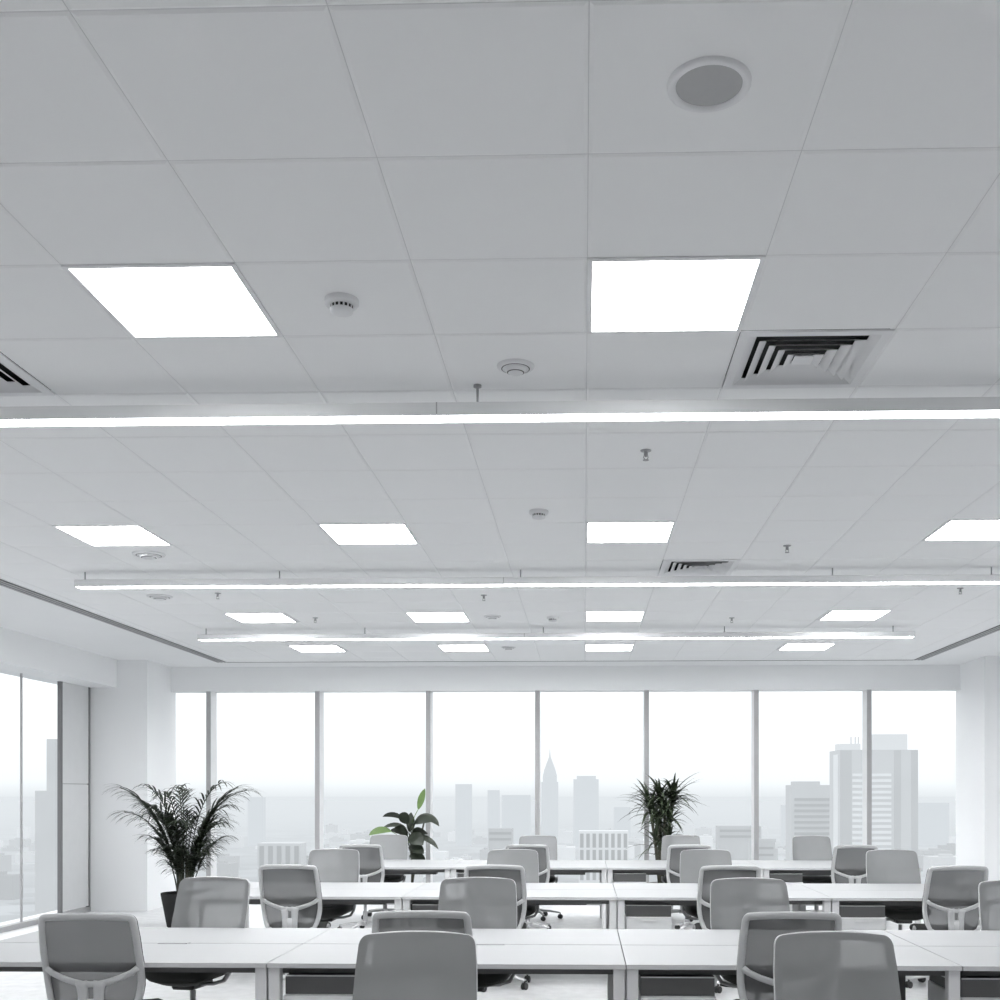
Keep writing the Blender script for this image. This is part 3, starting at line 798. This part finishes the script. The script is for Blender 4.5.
b = MB(); b.box(120.7 - 138, 126 - 138, -.3, 0, 0, 21.7 - GZ); b.build('corner_strip', bmat(760, .24), tw)
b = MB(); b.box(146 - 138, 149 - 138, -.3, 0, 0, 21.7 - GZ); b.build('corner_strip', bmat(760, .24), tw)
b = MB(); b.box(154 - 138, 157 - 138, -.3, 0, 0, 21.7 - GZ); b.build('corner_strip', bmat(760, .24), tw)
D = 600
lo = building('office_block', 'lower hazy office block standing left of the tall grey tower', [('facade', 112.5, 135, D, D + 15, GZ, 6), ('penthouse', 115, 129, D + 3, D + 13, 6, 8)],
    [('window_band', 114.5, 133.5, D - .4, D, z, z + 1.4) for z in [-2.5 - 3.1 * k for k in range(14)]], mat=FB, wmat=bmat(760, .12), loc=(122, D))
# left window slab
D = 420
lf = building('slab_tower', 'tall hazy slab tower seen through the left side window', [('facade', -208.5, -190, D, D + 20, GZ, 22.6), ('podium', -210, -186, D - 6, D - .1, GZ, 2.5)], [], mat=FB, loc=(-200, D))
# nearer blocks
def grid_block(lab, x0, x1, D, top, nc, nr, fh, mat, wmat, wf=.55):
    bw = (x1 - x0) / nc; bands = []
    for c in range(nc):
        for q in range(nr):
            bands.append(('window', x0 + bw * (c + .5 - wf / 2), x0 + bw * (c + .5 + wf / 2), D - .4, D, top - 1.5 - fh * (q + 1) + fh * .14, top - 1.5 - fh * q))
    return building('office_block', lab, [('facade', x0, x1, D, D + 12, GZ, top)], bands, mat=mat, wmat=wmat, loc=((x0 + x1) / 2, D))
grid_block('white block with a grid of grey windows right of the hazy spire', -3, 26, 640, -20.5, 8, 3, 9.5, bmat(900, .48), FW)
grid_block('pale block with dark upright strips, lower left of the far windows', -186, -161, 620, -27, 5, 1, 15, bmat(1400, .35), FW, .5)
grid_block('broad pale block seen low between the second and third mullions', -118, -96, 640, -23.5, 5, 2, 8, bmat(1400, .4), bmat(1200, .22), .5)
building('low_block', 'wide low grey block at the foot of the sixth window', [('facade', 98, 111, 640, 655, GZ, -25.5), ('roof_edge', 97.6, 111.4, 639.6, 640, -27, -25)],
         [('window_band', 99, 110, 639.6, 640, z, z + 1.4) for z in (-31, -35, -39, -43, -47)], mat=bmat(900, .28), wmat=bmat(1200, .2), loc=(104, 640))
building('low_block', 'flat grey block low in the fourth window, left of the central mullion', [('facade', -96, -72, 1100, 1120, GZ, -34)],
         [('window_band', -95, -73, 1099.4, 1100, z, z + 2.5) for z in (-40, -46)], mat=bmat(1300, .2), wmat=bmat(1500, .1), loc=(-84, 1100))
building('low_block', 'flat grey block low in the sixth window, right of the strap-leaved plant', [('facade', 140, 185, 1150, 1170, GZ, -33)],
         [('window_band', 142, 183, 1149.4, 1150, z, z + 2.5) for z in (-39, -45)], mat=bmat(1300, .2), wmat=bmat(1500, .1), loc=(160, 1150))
# far skyline
def far(lab, x0, x1, D, top, extra=()):
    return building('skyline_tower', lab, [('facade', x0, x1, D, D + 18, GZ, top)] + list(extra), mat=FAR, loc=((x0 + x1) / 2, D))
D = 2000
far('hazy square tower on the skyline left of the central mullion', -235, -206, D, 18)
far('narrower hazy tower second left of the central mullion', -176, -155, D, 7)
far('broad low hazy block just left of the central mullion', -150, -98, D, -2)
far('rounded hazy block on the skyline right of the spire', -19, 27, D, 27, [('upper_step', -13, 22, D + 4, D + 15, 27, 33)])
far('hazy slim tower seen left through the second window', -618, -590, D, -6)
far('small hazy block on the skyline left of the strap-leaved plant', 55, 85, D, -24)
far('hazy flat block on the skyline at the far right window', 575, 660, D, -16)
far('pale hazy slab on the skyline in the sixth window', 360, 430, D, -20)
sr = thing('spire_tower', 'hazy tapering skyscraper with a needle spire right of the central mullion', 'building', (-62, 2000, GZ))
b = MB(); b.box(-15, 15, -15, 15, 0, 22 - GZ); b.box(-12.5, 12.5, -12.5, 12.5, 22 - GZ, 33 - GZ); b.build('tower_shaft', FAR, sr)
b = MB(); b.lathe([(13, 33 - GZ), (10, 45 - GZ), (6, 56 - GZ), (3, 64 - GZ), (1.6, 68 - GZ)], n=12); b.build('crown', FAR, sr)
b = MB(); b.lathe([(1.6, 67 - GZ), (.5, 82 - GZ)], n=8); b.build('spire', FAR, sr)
# many low roofs, alike in the mist
low = []
r2 = random.Random(11)
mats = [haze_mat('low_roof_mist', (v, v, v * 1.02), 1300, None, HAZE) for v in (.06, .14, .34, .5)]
for k in range(300):
    Dk = r2.uniform(900, 2600); ang = r2.uniform(-.60, .42); x = Dk * math.tan(ang)
    w = r2.uniform(12, 40); h = r2.uniform(5, 24)
    if any(abs(x - a) < (w + c) / 2 + 2 and abs(Dk - q) < 45 for a, q, c in low) or abs(Dk - 2010) < 70 or abs(Dk - 1130) < 60: continue
    low.append((x, Dk, w))
    b = MB(); b.box(-w / 2, w / 2, 0, r2.uniform(15, 40), 0, h); b.box(-w / 5, w / 6, 4, 12, h, h + 3)
    o = b.build('low_building', r2.choice(mats)); o.location = (x, Dk, GZ)
    tag(o, 'low pale building lost in the misty city below the horizon', 'building', 'low misty buildings below the horizon')

# ------------------------------------------------------------------ sky and light
w = bpy.data.worlds.new('overcast'); S.world = w; w.use_nodes = True
nt = w.node_tree; nt.nodes.clear()
out = nt.nodes.new('ShaderNodeOutputWorld'); bg = nt.nodes.new('ShaderNodeBackground')
tc = nt.nodes.new('ShaderNodeTexCoord'); sx = nt.nodes.new('ShaderNodeSeparateXYZ'); rp = nt.nodes.new('ShaderNodeValToRGB')
mr = nt.nodes.new('ShaderNodeMapRange'); mr.inputs['From Min'].default_value = -.05; mr.inputs['From Max'].default_value = 1
nt.links.new(tc.outputs['Generated'], sx.inputs[0]); nt.links.new(sx.outputs['Z'], mr.inputs['Value']); nt.links.new(mr.outputs['Result'], rp.inputs['Fac'])
def P(z): return (z + .05) / 1.05
e = rp.color_ramp.elements
e[0].position = 0; e[0].color = (.72, .75, .775, 1); e[1].position = 1; e[1].color = (2.3, 2.34, 2.38, 1)
for z, c in ((-.006, (.722, .752, .777)), (.003, (.82, .85, .87)), (.011, (.91, .945, .97)), (.035, (.97, 1.0, 1.02)), (.16, (1.5, 1.53, 1.55))):
    q = e.new(P(z)); q.color = c + (1,)
nt.links.new(rp.outputs['Color'], bg.inputs['Color']); bg.inputs['Strength'].default_value = 1.0
nt.links.new(bg.outputs[0], out.inputs[0])

# ------------------------------------------------------------------ camera
cam = bpy.data.cameras.new('camera'); co = bpy.data.objects.new('camera', cam); COL.objects.link(co)
co.location = (0, 0, EYE); co.rotation_euler = (PI / 2, 0, .0276)
cam.sensor_width = 36; cam.lens = 36 * 1.0964; cam.shift_x = -.0536; cam.shift_y = .2931
cam.clip_end = 60000; cam.clip_start = .05
S.camera = co
S.view_settings.view_transform = 'Standard'; S.view_settings.look = 'None'
S.view_settings.exposure = 0.16
S.cycles.use_denoising = True
S.cycles.max_bounces = 12; S.cycles.diffuse_bounces = 9; S.cycles.transparent_max_bounces = 16
S.cycles.sample_clamp_indirect = 4
